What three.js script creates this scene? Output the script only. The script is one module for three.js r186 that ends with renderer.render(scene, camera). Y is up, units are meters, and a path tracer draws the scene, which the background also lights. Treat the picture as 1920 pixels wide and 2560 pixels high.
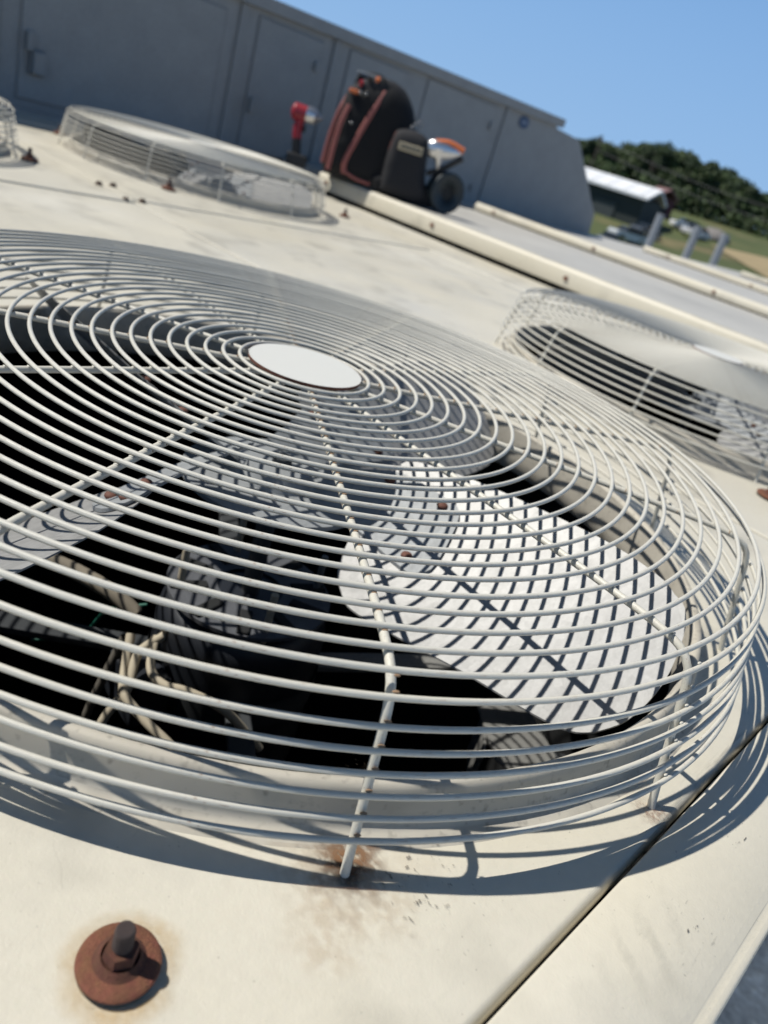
import * as THREE from 'three';
import { RoundedBoxGeometry } from 'three/addons/geometries/RoundedBoxGeometry.js';
import { mergeGeometries, toCreasedNormals } from 'three/addons/utils/BufferGeometryUtils.js';

// ---------------------------------------------------------------- camera, sky, sun, exposure
const scene = new THREE.Scene();
const camera = new THREE.PerspectiveCamera(67.1, 768 / 1024, 0.01, 3000);
{
  const pitch = -0.43745, roll = 0.31199;
  const f = new THREE.Vector3(0, Math.sin(pitch), -Math.cos(pitch));
  const r0 = new THREE.Vector3(1, 0, 0), u0 = new THREE.Vector3().crossVectors(r0, f);
  const r = r0.clone().multiplyScalar(Math.cos(roll)).addScaledVector(u0, Math.sin(roll));
  const u = r0.clone().multiplyScalar(-Math.sin(roll)).addScaledVector(u0, Math.cos(roll));
  camera.quaternion.setFromRotationMatrix(new THREE.Matrix4().makeBasis(r, u, f.clone().negate()));
  camera.position.set(0.1014, 0.2957, 0.6355);
}
camera.focus = 0.43; camera.userData.fStop = 8;
camera.updateMatrixWorld();

const SUN = new THREE.Vector3(-0.593, 0.805, -0.002).normalize();
{ // clear summer sky: pale near the horizon, deep blue overhead
  const w = 256, h = 256, d = new Float32Array(w * h * 4);
  for (let j = 0; j < h; j++) {
    const el = (j + 0.5) / h * 180 - 90;
    const e = Math.max(0, el);
    const k = 1 / (1 + Math.pow(e / 27, 4)), m = Math.min(1, e / 26), z = [0.034, 0.056, 0.105];
    const lo = [0.285 - 0.165 * m, 0.465 - 0.16 * m, 0.715 - 0.065 * m];
    for (let i = 0; i < w; i++) for (let c = 0; c < 3; c++) d[(j * w + i) * 4 + c] = el < 0 ? lo[c] * 0.5 : z[c] + (lo[c] - z[c]) * k;
    for (let i = 0; i < w; i++) d[(j * w + i) * 4 + 3] = 1;
  }
  const t = new THREE.DataTexture(d, w, h, THREE.RGBAFormat, THREE.FloatType);
  t.mapping = THREE.EquirectangularReflectionMapping; t.magFilter = THREE.LinearFilter; t.minFilter = THREE.LinearFilter; t.needsUpdate = true;
  scene.background = t; scene.environment = t;
}
const sun = new THREE.DirectionalLight(new THREE.Color().setRGB(1, 0.96, 0.88), 4.6);
sun.position.copy(SUN).multiplyScalar(40); sun.castShadow = true;
sun.shadow.mapSize.set(4096, 4096);
Object.assign(sun.shadow.camera, { left: -8, right: 8, top: 8, bottom: -8, near: 1, far: 120 });
scene.add(sun); scene.add(sun.target);
const renderer = new THREE.WebGLRenderer({ antialias: true });
renderer.toneMapping = THREE.LinearToneMapping; renderer.toneMappingExposure = 1.11;
renderer.shadowMap.enabled = true; renderer.shadowMap.type = THREE.PCFSoftShadowMap;

// ---------------------------------------------------------------- helpers
let seed = 20240611;
const rnd = () => { seed |= 0; seed = seed + 0x6D2B79F5 | 0; let t = Math.imul(seed ^ seed >>> 15, 1 | seed); t = t + Math.imul(t ^ t >>> 7, 61 | t) ^ t; return ((t ^ t >>> 14) >>> 0) / 4294967296; };
const rr = (a, b) => a + (b - a) * rnd();
const R = a => a * Math.PI / 180;
const V = (x, y, z) => new THREE.Vector3(x, y, z);
const taken = {};
const numbered = n => { const k = taken[n] = (taken[n] ?? -1) + 1; return k ? `${n}_${String(k).padStart(3, '0')}` : n; };
function mesh(name, geo, mat, parent) { const m = new THREE.Mesh(geo, mat); m.castShadow = m.receiveShadow = true; m.name = parent ? name : numbered(name); (parent ?? scene).add(m); return m; }
function tag(o, label, category, group, kind) { o.userData.label = label; if (category) o.userData.category = category; if (group) o.userData.group = group; if (kind) o.userData.kind = kind; return o; }
function thing(name, label, category, pos = [0, 0, 0], turn = 0, group) { const g = new THREE.Group(); g.name = numbered(name); g.position.set(...pos); g.rotation.y = turn; scene.add(g); return tag(g, label, category, group); }
function copyOf(o, label, pos, turn) { const c = o.clone(); c.name = numbered(o.name.replace(/_\d{3}$/, '')); c.userData = { ...o.userData, label }; c.position.set(...pos); c.rotation.y = turn; scene.add(c); return c; }
// the equipment's own axes: a to the right along the deck, b away from the camera
const TURN = -Math.atan2(0.6, 0.8);
const U = (a, y, b) => [0.8 * a + 0.6 * b, y, 0.6 * a - 0.8 * b];
const box = (x0, x1, y0, y1, z0, z1) => { const g = new THREE.BoxGeometry(x1 - x0, y1 - y0, z1 - z0); g.translate((x0 + x1) / 2, (y0 + y1) / 2, (z0 + z1) / 2); return g; };
const rbox = (x0, x1, y0, y1, z0, z1, r = 0.003, s = 2) => { const g = new RoundedBoxGeometry(x1 - x0, y1 - y0, z1 - z0, s, r); g.translate((x0 + x1) / 2, (y0 + y1) / 2, (z0 + z1) / 2); return g; };
const cyl = (r0, r1, h, n = 24, y = 0) => { const g = new THREE.CylinderGeometry(r1, r0, h, n); g.translate(0, y + h / 2, 0); return g; };
const tube = (pts, r, n = 24, k = 8, closed = false) => new THREE.TubeGeometry(new THREE.CatmullRomCurve3(pts, closed, 'centripetal'), n, r, k, closed);
const clean = g => { g = g.index ? g.toNonIndexed() : g; for (const k of Object.keys(g.attributes)) if (!['position', 'normal', 'uv'].includes(k)) g.deleteAttribute(k); return g; };
const merge = l => mergeGeometries(l.map(clean));
// uv in metres from position: planar on the axis the face looks along
function metreUV(g, s = 1) {
  g = g.index ? g.toNonIndexed() : g; if (!g.attributes.normal) g.computeVertexNormals();
  const p = g.attributes.position, uv = new Float32Array(p.count * 2), a = V(), b = V(), c = V(), n = V();
  for (let i = 0; i < p.count; i += 3) {
    a.fromBufferAttribute(p, i); b.fromBufferAttribute(p, i + 1); c.fromBufferAttribute(p, i + 2);
    n.crossVectors(b.clone().sub(a), c.clone().sub(a)); const ax = Math.abs(n.x), ay = Math.abs(n.y), az = Math.abs(n.z);
    [a, b, c].forEach((q, k) => { const w = ay >= ax && ay >= az ? [q.x, q.z] : ax >= az ? [q.z, q.y] : [q.x, q.y]; uv[(i + k) * 2] = w[0] / s; uv[(i + k) * 2 + 1] = w[1] / s; });
  }
  g.setAttribute('uv', new THREE.BufferAttribute(uv, 2)); return g;
}
// tileable value noise
function noise2(period, sd) {
  const s0 = seed; seed = sd; const t = Float32Array.from({ length: period * period }, rnd); seed = s0;
  return (x, y) => { x *= period; y *= period; const i = Math.floor(x), j = Math.floor(y); let u = x - i, v = y - j; u = u * u * (3 - 2 * u); v = v * v * (3 - 2 * v);
    const g = (a, b) => t[((b % period + period) % period) * period + (a % period + period) % period];
    return (g(i, j) * (1 - u) + g(i + 1, j) * u) * (1 - v) + (g(i, j + 1) * (1 - u) + g(i + 1, j + 1) * u) * v; };
}
function fbm(sd, base, oct) { const l = Array.from({ length: oct }, (_, i) => noise2(base << i, sd + i * 17)); return (x, y) => { let s = 0, a = 0.5, n = 0; for (const f of l) { s += a * f(x, y); n += a; a *= 0.5; } return s / n; }; }
function tex(n, fn, srgb = true, rep = true) {
  const d = new Uint8Array(n * n * 4);
  for (let j = 0; j < n; j++) for (let i = 0; i < n; i++) { const c = fn(i / n, j / n), k = (j * n + i) * 4; for (let q = 0; q < 3; q++) d[k + q] = Math.max(0, Math.min(255, Math.round(255 * (Array.isArray(c) ? c[q] : c)))); d[k + 3] = 255; }
  const t = new THREE.DataTexture(d, n, n, THREE.RGBAFormat); if (srgb) t.colorSpace = THREE.SRGBColorSpace;
  t.wrapS = t.wrapT = rep ? THREE.RepeatWrapping : THREE.ClampToEdgeWrapping; t.magFilter = THREE.LinearFilter; t.minFilter = THREE.LinearMipmapLinearFilter; t.generateMipmaps = true; t.needsUpdate = true; return t;
}
const toS = v => v <= 0.0031308 ? 12.92 * v : 1.055 * Math.pow(v, 1 / 2.4) - 0.055;
const lin = (r, g, b) => new THREE.Color().setRGB(r, g, b);
const std = (c, roughness = 0.6, metalness = 0, extra = {}) => new THREE.MeshStandardMaterial({ color: Array.isArray(c) ? lin(...c) : c, roughness, metalness, ...extra });

// ---------------------------------------------------------------- materials
const nA = fbm(11, 4, 5), nB = fbm(57, 8, 5), nC = fbm(93, 64, 3), nD = fbm(131, 16, 4), nE = fbm(177, 128, 2);
// specks and scratches scattered once, stored in a grid
function scatter(n, count, sd, len) { const s0 = seed; seed = sd; const a = new Float32Array(n * n);
  for (let q = 0; q < count; q++) { let x = rnd() * n, y = rnd() * n; const th = rnd() * 6.283, L = len * rnd() * rnd(), w = rr(0.15, 1); const steps = Math.max(1, L | 0); let t = th; for (let k = 0; k < steps; k++) { a[((y | 0) % n + n) % n * n + ((x | 0) % n + n) % n] = Math.max(a[((y | 0) % n + n) % n * n + ((x | 0) % n + n) % n], w); x += Math.cos(t); y += Math.sin(t); t += rr(-0.08, 0.08); } }
  seed = s0; return a; }
const DN = 2048, specks = scatter(DN, 5200, 5, 4), scratch = scatter(DN, 300, 9, 120);
const nF = fbm(211, 3, 4), nG = fbm(239, 256, 2);
const deckMap = tex(DN, (x, y) => {
  const i = (y * DN | 0) * DN + (x * DN | 0), m = nF(x, y) - 0.5, p = nD(x, y), f = nG(x, y) - 0.5, ring = Math.max(0, 1 - Math.abs(nB(x, y) - 0.60) * 70) * Math.max(0, Math.min(1, (nA(x, y) - 0.45) * 6));
  let v = 1 + m * 0.24 + f * 0.05 - Math.max(0, p - 0.56) * 0.85 - ring * 0.06, warm = (nA(x, y) - 0.5) * 0.10;
  v -= specks[i] * specks[i] * 0.5 + scratch[i] * 0.12;
  return [toS(0.560 * v * (1 + warm * 0.6)), toS(0.526 * v), toS(0.440 * v * (1 - warm * 1.6))];
});
const peelBump = tex(512, (x, y) => 0.5 + (nC(x, y) - 0.5) * 0.6 + (nE(x, y) - 0.5) * 0.5, false);
const deckRough = tex(512, (x, y) => [0, 0.30 + 0.32 * nB(x, y) + 0.15 * (nC(x, y) - 0.5), 0], false);
const rep = (t, k) => { const c = t.clone(); c.repeat.set(k, k); c.needsUpdate = true; return c; };
const M = {};
M.deck = new THREE.MeshStandardMaterial({ map: rep(deckMap, 1 / 1.1), roughnessMap: rep(deckRough, 1 / 0.8), roughness: 1, bumpMap: rep(peelBump, 1 / 0.12), bumpScale: 0.00012 });
const grime = tex(512, (x, y) => { const k = 0.62 + 0.30 * nA(x, y) - 0.9 * Math.max(0, nC(x, y) - 0.62) - 0.5 * Math.max(0, nB(x, y) - 0.5); return [toS(0.56 * k), toS(0.52 * k), toS(0.44 * k)]; });
M.collar = new THREE.MeshStandardMaterial({ map: rep(grime, 1 / 0.22), roughness: 0.7 });
const guardMap = tex(512, (x, y) => { const chip = nE(x, y) > 0.80 && nD(x, y) > 0.56 ? 1 : 0, k = 0.95 + 0.12 * (nB(x, y) - 0.5) + 0.10 * (nC(x, y) - 0.5); return chip ? [toS(0.22), toS(0.12), toS(0.07)] : [toS(0.595 * k), toS(0.572 * k), toS(0.50 * k)]; });
guardMap.repeat.set(5, 0.5);
M.guard = new THREE.MeshStandardMaterial({ map: guardMap, roughness: 0.42, bumpMap: rep(peelBump, 3), bumpScale: 0.00006 });
M.cap = new THREE.MeshStandardMaterial({ color: lin(0.60, 0.595, 0.555), roughness: 0.6, bumpMap: rep(peelBump, 1 / 0.1), bumpScale: 0.0001 });
const rustMap = tex(512, (x, y) => { const a = nA(x, y), b = nC(x, y), k = 0.55 + 0.5 * a + 0.35 * (b - 0.5); return [toS(0.205 * k), toS(0.074 * k * (0.8 + 0.5 * nD(x, y))), toS(0.042 * k)]; });
M.rust = new THREE.MeshStandardMaterial({ map: rep(rustMap, 1 / 0.06), roughness: 0.85, bumpMap: rep(peelBump, 1 / 0.03), bumpScale: 0.0006 });
M.rustNut = new THREE.MeshStandardMaterial({ map: rep(rustMap, 1 / 0.04), color: lin(0.62, 0.62, 0.68), roughness: 0.85, bumpMap: rep(peelBump, 1 / 0.02), bumpScale: 0.0005 });
M.rustEdge = std([0.16, 0.06, 0.035], 0.9);
M.rod = new THREE.MeshStandardMaterial({ color: lin(0.10, 0.075, 0.07), roughness: 0.7, metalness: 0.3, bumpMap: rep(peelBump, 40), bumpScale: 0.0004 });
M.rubber = std([0.10, 0.10, 0.085], 0.9);
M.weld = std([0.30, 0.19, 0.11], 0.8);
// galvanised sheet: cells of slightly different tone
const cells = (() => { const n = 26, s0 = seed; seed = 77; const pts = Array.from({ length: n * n }, (_, k) => [(k % n + rnd()) / n, ((k / n | 0) + rnd()) / n, rnd()]); seed = s0;
  return (x, y) => { const ci = Math.floor(x * n), cj = Math.floor(y * n); let best = 9, v = 0; for (let dj = -1; dj <= 1; dj++) for (let di = -1; di <= 1; di++) { const a = ((ci + di) % n + n) % n, b = ((cj + dj) % n + n) % n, p = pts[b * n + a]; let dx = x - p[0], dy = y - p[1]; dx -= Math.round(dx); dy -= Math.round(dy); const d = dx * dx + dy * dy; if (d < best) { best = d; v = p[2]; } } return v; }; })();
const galvMap = tex(512, (x, y) => { const k = 0.90 + 0.16 * cells(x, y) + 0.18 * (nA(x, y) - 0.5) + 0.22 * (nC(x, y) - 0.5) + 0.12 * (nE(x, y) - 0.5) - Math.max(0, nB(x, y) - 0.66) * 0.8; return [toS(0.285 * k), toS(0.284 * k), toS(0.280 * k)]; });
M.blade = new THREE.MeshStandardMaterial({ map: rep(galvMap, 1 / 0.16), roughness: 0.48, metalness: 0.12 });
M.spider = new THREE.MeshStandardMaterial({ map: rep(galvMap, 1 / 0.12), color: lin(0.90, 0.95, 1.0), roughness: 0.6, metalness: 0.1 });
M.rivet = std([0.13, 0.055, 0.038], 0.75, 0.2);
M.motor = std([0.018, 0.021, 0.028], 0.45, 0.2);
M.motorTop = new THREE.MeshStandardMaterial({ map: rep(galvMap, 1 / 0.1), color: lin(0.35, 0.37, 0.42), roughness: 0.6, metalness: 0.2 });
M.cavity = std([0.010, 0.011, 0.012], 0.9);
M.bar = std([0.05, 0.055, 0.06], 0.6, 0.3);
M.barPale = new THREE.MeshStandardMaterial({ map: rep(galvMap, 1 / 0.1), color: lin(0.62, 0.62, 0.60), roughness: 0.6 });
M.cable = std([0.42, 0.37, 0.28], 0.75);
M.conduit = std([0.20, 0.175, 0.135], 0.85);
M.cableDark = std([0.11, 0.10, 0.085], 0.7);
M.wireGreen = std([0.01, 0.10, 0.07], 0.5);
M.wall = new THREE.MeshStandardMaterial({ color: lin(0.300, 0.303, 0.300), map: rep(tex(512, (x, y) => toS(0.82 + 0.22 * (nE(x, y) - 0.5) + 0.16 * (nB(x, y) - 0.5) + 0.1 * nA(x, y))), 1 / 0.5), roughness: 0.55, bumpMap: rep(peelBump, 1 / 0.1), bumpScale: 0.0006 });
M.wallDark = std([0.20, 0.20, 0.20], 0.6);
const roofMap = tex(512, (x, y) => { const k = 0.84 + 0.26 * (nA(x, y) - 0.5) + 0.12 * (nC(x, y) - 0.5) - 0.35 * Math.max(0, nB(x, y) - 0.6); return [toS(0.52 * k), toS(0.50 * k), toS(0.455 * k)]; });
M.unitRoof = new THREE.MeshStandardMaterial({ map: rep(roofMap, 1 / 1.4), roughness: 0.55 });
M.rib = new THREE.MeshStandardMaterial({ map: rep(deckMap, 1 / 1.7), color: lin(1.0, 0.985, 0.95), roughness: 0.5 });
const membMap = tex(1024, (x, y) => { const a = nB(x, y), c = Math.max(0, nD(x, y) - 0.58) * 2.2, k = 0.80 + 0.6 * (a - 0.5) + 0.5 * (nC(x, y) - 0.5) + c; return [toS(0.80 * k), toS(0.82 * k), toS(0.83 * k)]; });
M.membrane = new THREE.MeshStandardMaterial({ map: rep(membMap, 1 / 0.7), roughness: 0.8, bumpMap: rep(membMap, 1 / 0.7), bumpScale: 0.006 });
M.fabric = std([0.0065, 0.0065, 0.008], 0.95);
M.fabric2 = std([0.013, 0.013, 0.016], 0.85);
M.trim = std([0.26, 0.085, 0.075], 0.75);
M.buckle = std([0.25, 0.25, 0.25], 0.25, 0.8);
M.patch = std([0.42, 0.36, 0.25], 0.8);
M.print = std([0.05, 0.045, 0.04], 0.8);
M.red = std([0.30, 0.018, 0.03], 0.4);
M.silver = std([0.62, 0.62, 0.63], 0.28, 0.85);
M.orange = std([0.62, 0.16, 0.05], 0.45);
M.blackPlastic = std([0.012, 0.012, 0.013], 0.5);
M.tealBlack = std([0.012, 0.02, 0.024], 0.5);

// ---------------------------------------------------------------- setting: ground, building roof
{
  const N = 90, g = new THREE.PlaneGeometry(1, 1, N, N), p = g.attributes.position;
  for (let i = 0; i < p.count; i++) {
    const u = p.getX(i) * 2, v = p.getY(i) * 2, x = Math.sign(u) * u * u * 1100, z = Math.sign(v) * v * v * 1100, d = Math.hypot(x, z);
    let s = Math.max(0, Math.min(1, (d - 45) / 125)); s = s * s * (3 - 2 * s);
    p.setXYZ(i, x, -6.2 + 9.4 * s + (d > 60 ? Math.sin(x * 0.021) * 0.3 + Math.cos(z * 0.017) * 0.3 : 0), -z);
  }
  g.computeVertexNormals();
  const uv = g.attributes.uv; for (let i = 0; i < uv.count; i++) uv.setXY(i, p.getX(i) / 60, p.getZ(i) / 60);
  const t = tex(512, (x, y) => { const k = 0.7 + 0.6 * nA(x, y) + 0.25 * (nC(x, y) - 0.5), dry = Math.max(0, Math.min(1, (nB(x, y) - 0.56) * 4)); return [toS((0.070 + 0.11 * dry) * k), toS((0.088 + 0.06 * dry) * k), toS((0.026 + 0.045 * dry) * k)]; });
  tag(mesh('ground', g, new THREE.MeshStandardMaterial({ map: t, roughness: 0.95 })), 'grassy fields rising gently towards the trees', null, null, 'structure');
  const dry = new THREE.PlaneGeometry(70, 16, 30, 8); dry.rotateX(-Math.PI / 2);
  // a mown, dry strip of field on the slope
  const q = dry.attributes.position; const c = Math.cos(R(-14)), s_ = Math.sin(R(-14));
  for (let i = 0; i < q.count; i++) { const lx = q.getX(i), lz = q.getZ(i); const x = 66 + lx * c - lz * s_, z = -112 + lx * s_ + lz * c, d = Math.hypot(x, z); let s = Math.max(0, Math.min(1, (d - 45) / 125)); s = s * s * (3 - 2 * s); q.setXYZ(i, x, -6.2 + 9.4 * s + 0.12 + Math.sin(x * 0.021) * 0.3 + Math.cos(z * 0.017) * 0.3, z); }
  dry.computeVertexNormals();
  tag(mesh('field', dry, new THREE.MeshStandardMaterial({ map: rep(tex(256, (x, y) => { const k = 0.75 + 0.5 * nA(x, y) + 0.3 * (nC(x, y) - 0.5); return [toS(0.30 * k), toS(0.235 * k), toS(0.13 * k)]; }), 3), roughness: 0.95 })), 'tan strip of dry mown field below the trees', null, null, 'structure');
}
{
  const g = metreUV(box(-14, 26, -1.6, -1.25, -22, 6)); g.rotateY(TURN);
  tag(mesh('roof', g, M.membrane), 'grey membrane roof of the building under the units', null, null, 'structure');
}

// ---------------------------------------------------------------- condensing unit: cabinet, deck panels, collars
const FANS = [[0, 0], [-0.05, 1.095], [-1.79, 1.076], [-1.75, 0.055]];      // fan centres (a, b)
const unit = thing('condensing_unit', 'cream painted condensing unit deck with four round fan openings', 'condensing unit', [0, 0, 0], TURN);
const HOLE = 0.384;
function panel(a0, a1, b0, b1, y, holes, bev = 0.0025, name = 'deck_panel', th = 0.004) {
  const s = new THREE.Shape(), e = bev; // shape in (a, b); extruded upwards
  s.moveTo(a0 + e, b0 + e); s.lineTo(a1 - e, b0 + e); s.lineTo(a1 - e, b1 - e); s.lineTo(a0 + e, b1 - e); s.closePath();
  for (const [ha, hb] of holes) { const h = new THREE.Path(); h.absarc(ha, hb, HOLE, 0, Math.PI * 2, true); s.holes.push(h); }
  const g = new THREE.ExtrudeGeometry(s, { depth: th, bevelEnabled: true, bevelSize: e, bevelThickness: e * 1.3, bevelSegments: 8, curveSegments: 96 });
  g.rotateX(-Math.PI / 2);                                           // (a, b, up) -> (a, up, -b)
  g.translate(0, y - th - e * 1.3, 0);
  return mesh(name, metreUV(g), M.deck, unit);
}
panel(-1.215, 0.4200, -0.56, 0.541, 0, [FANS[0]], 0.0045);
panel(-1.245, 0.4195, 0.545, 1.63, 0.001, [FANS[1]], 0.003);
panel(-2.30, -1.249, 0.545, 1.63, 0.003, [FANS[2]], 0.003);
panel(-2.30, -1.219, -0.56, 0.541, 0.003, [FANS[3]], 0.003);
panel(-2.30, 0.4195, 1.634, 1.925, 0.002, [], 0.003);
panel(-2.56, -2.304, -0.56, 1.925, 0.006, [], 0.003, 'edge_panel');
{ // the rail along the near side: flat top with a hemmed outer edge
  const s = new THREE.Shape(); s.moveTo(0.4225, -0.02); s.lineTo(0.4225, 0.0005); s.quadraticCurveTo(0.4227, 0.0022, 0.4245, 0.0022); s.lineTo(0.4255, 0.0022); s.lineTo(0.4742, 0.0022); s.lineTo(0.475, 0.0022); s.quadraticCurveTo(0.478, 0.0020, 0.4795, 0.0008); s.quadraticCurveTo(0.4805, -0.0006, 0.4835, 0.0004); s.quadraticCurveTo(0.4872, 0.0005, 0.4872, -0.004); s.lineTo(0.4872, -0.055); s.lineTo(0.484, -0.055); s.lineTo(0.484, -0.02); s.closePath();
  const g = new THREE.ExtrudeGeometry(s, { depth: 2.49, bevelEnabled: false, curveSegments: 6 }); g.translate(0, 0, -1.925);
  mesh('edge_rail', metreUV(toCreasedNormals(g, 0.7)), M.deck, unit);
}
{ // cabinet walls under the deck, and the dark partitions between the fan bays
  const wall = (x0, x1, z0, z1) => mesh('cabinet_wall', metreUV(box(x0, x1, -1.25, -0.022, z0, z1)), M.deck, unit);
  wall(0.452, 0.478, -1.925, 0.562); wall(-2.56, 0.451, 0.545, 0.562); wall(-2.56, 0.451, -1.925, -1.905); wall(-2.56, -2.535, -1.904, 0.544);
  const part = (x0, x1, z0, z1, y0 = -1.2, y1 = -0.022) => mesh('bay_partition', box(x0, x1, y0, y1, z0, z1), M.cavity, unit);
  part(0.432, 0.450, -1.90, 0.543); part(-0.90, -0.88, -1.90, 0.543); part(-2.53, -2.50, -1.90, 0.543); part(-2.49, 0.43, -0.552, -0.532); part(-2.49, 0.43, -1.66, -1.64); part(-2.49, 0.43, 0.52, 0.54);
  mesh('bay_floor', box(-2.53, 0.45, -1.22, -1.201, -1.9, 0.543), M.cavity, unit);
}
FANS.forEach(([a, b], i) => { // turned up collar round each opening, with its throat
  const prof = [[0.3990, -0.0008], [0.3935, 0.0009], [0.3885, 0.0018], [0.3862, 0.0034], [0.3851, 0.0060], [0.3838, 0.0120], [0.3824, 0.0185], [0.3812, 0.0228], [0.3795, 0.0250], [0.3772, 0.0256], [0.3745, 0.0250], [0.3728, 0.0225]];
  const P = prof.map(q => new THREE.Vector2(q[0], q[1]));
  const g = new THREE.LatheGeometry(P, 160); g.translate(a, i > 1 ? 0.003 : i * 0.001, -b);
  const c = mesh('fan_collar', metreUV(g), M.collar, unit);
  const t = new THREE.LatheGeometry([[0.3728, 0.0224], [0.3722, 0.008], [0.3726, -0.010], [0.3755, -0.022], [0.3810, -0.030]].map(q => new THREE.Vector2(...q)), 128); t.translate(a, i > 1 ? 0.003 : i * 0.001, -b);
  mesh('throat', metreUV(t), M.collar, c);
});
// rust and dirt marks on the deck: stained paint with a grain and outline of their own
function stain(a, b, w, h, sd, col, fn) {
  const n = 256, f1 = fbm(sd, 4, 5), f2 = fbm(sd + 5, 32, 3);
  const am = tex(n, (x, y) => { const v = fn((x - 0.5) * 2, (y - 0.5) * 2, f1(x, y), f2(x, y)); const e = Math.min(1, 6 * Math.min(x, y, 1 - x, 1 - y)); return v * e; }, false, false);
  const cm = tex(64, (x, y) => { const k = 0.75 + 0.5 * f1(x, y); return [toS(col[0] * k), toS(col[1] * k), toS(col[2] * k)]; }, true, false);
  const g = new THREE.PlaneGeometry(w, h); g.rotateX(-Math.PI / 2); g.translate(a, 0.0006, -b);
  const m = mesh('stain', g, new THREE.MeshStandardMaterial({ map: cm, alphaMap: am, transparent: true, roughness: 0.8 }), unit); m.castShadow = false; return m;
}

// ---------------------------------------------------------------- fan guards
const AZ = [19.2, 47.5, 81.8, 111, 141, 170.6, 200.1, 228.6, 262.4, 292.7, 321.2, 351];
function makeGuard(near) {
  const g = new THREE.Group(); const mat = M.guard, rt = 0.00158, st = 0.00235;
  const seg = near ? 200 : 96, k = near ? 12 : 6;
  const drop = r => 0.0034 * Math.pow(r / 0.38, 6);
  const ringAt = (r, y) => { const q = new THREE.TorusGeometry(r, rt, k, seg); q.rotateX(Math.PI / 2);
    if (near) { const p = q.attributes.position, ph = rnd() * 6.28; for (let i = 0; i < p.count; i++) { const th = Math.atan2(p.getX(i), p.getZ(i)); p.setY(i, p.getY(i) + 0.0003 * Math.sin(3 * th + ph)); } q.computeVertexNormals(); }
    q.translate(0, y, 0); mesh('ring', q, mat, g); };
  const tops = []; for (let i = 0; i < 24; i++) { const r = 0.0555 + i * 0.0144 + (near ? rr(-0.0004, 0.0004) : 0); tops.push([r, 0.105 - drop(r)]); }
  const side = [[0.3950, 0.0930], [0.3980, 0.0790], [0.4002, 0.0672], [0.4026, 0.0562], [0.4046, 0.0450], [0.4074, 0.0342], [0.4094, 0.0226]];
  for (const [r, y] of [...tops, ...side]) ringAt(r, y);
  AZ.forEach((az, n) => {
    const a = R(az + (near ? 0 : rr(-1, 1))), P = (r, y) => V(r * Math.sin(a), y, r * Math.cos(a));
    const pts = [P(0.030, 0.1012), P(0.12, 0.1012), P(0.24, 0.1010), P(0.33, 0.1002), P(0.364, 0.0988), P(0.3795, 0.0962), P(0.3880, 0.0900), P(0.3925, 0.0800), P(0.3974, 0.0570), P(0.4032, 0.0300), P(0.4072, 0.0120), P(0.4100, -0.0005)];
    const s = mesh('spoke', tube(pts, st, near ? 70 : 30, near ? 12 : 6), mat, g);
    if (near) { // weld beads where the rings sit on the spoke
      const bl = []; for (const [r, y] of tops) for (const q of [-1, 1]) if (rnd() < 0.8) { const b = new THREE.IcosahedronGeometry(0.00125, 1); b.scale(1.25, 0.55, 0.55); b.rotateY(a); const w = P(r + q * 0.0019, y - 0.0015); b.translate(w.x, w.y, w.z); bl.push(b); }
      for (const [r, y] of side) { const b = new THREE.IcosahedronGeometry(0.0014, 1); b.scale(1.3, 0.5, 0.6); b.rotateY(a); const w = P(r - 0.0016, y + 0.0016); b.translate(w.x, w.y, w.z); bl.push(b); }
      const wm = mesh('weld_beads', merge(bl), n % 3 ? M.guard : M.weld, s); wm.userData.kind = 'stuff';
      const rb = []; for (const [r, y] of tops) if (rnd() < 0.42) { const t = new THREE.TorusGeometry(st + 0.00012, 0.00028, 5, 14, Math.PI); t.rotateY(a); const w = P(r - 0.0024, y - 0.0038); t.translate(w.x, w.y, w.z); rb.push(t); }
      const rm = mesh('rust_marks', merge(rb), M.weld, s); rm.userData.kind = 'stuff';
    }
  });
  const cap = cyl(0.0487, 0.0487, 0.0022, 72, 0.1052), rim = new THREE.CylinderGeometry(0.0490, 0.0488, 0.0026, 72, 1, true); rim.translate(0, 0.1061, 0);
  const c = mesh('centre_plate', cap, M.cap, g); mesh('rusty_rim', rim, M.rustEdge, c);
  return g;
}
const guards = [
  ['cream round wire guard with white centre plate over the sharp fan in front', true],
  ['cream round wire guard beside the raised rib, blurred, next to the big guard', false],
  ['cream round wire guard standing in front of the grey panelled cabinet near the tool bag', false],
  ['cream round wire guard over a fan at the deck edge by the grey cabinet latch', false]];
let farGuard = null;
FANS.forEach(([a, b], i) => {
  const pos = U(a, i > 1 ? 0.003 : i * 0.001, b); let g;
  if (i === 0) g = makeGuard(true); else if (!farGuard) g = farGuard = makeGuard(false); else g = farGuard.clone();
  g.name = numbered('fan_guard'); g.position.set(...pos); g.rotation.y = [0, 0.15, -0.35, 0.5][i]; scene.add(g);
  tag(g, guards[i][0], 'fan guard', 'round wire fan guards on the deck');
});

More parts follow.
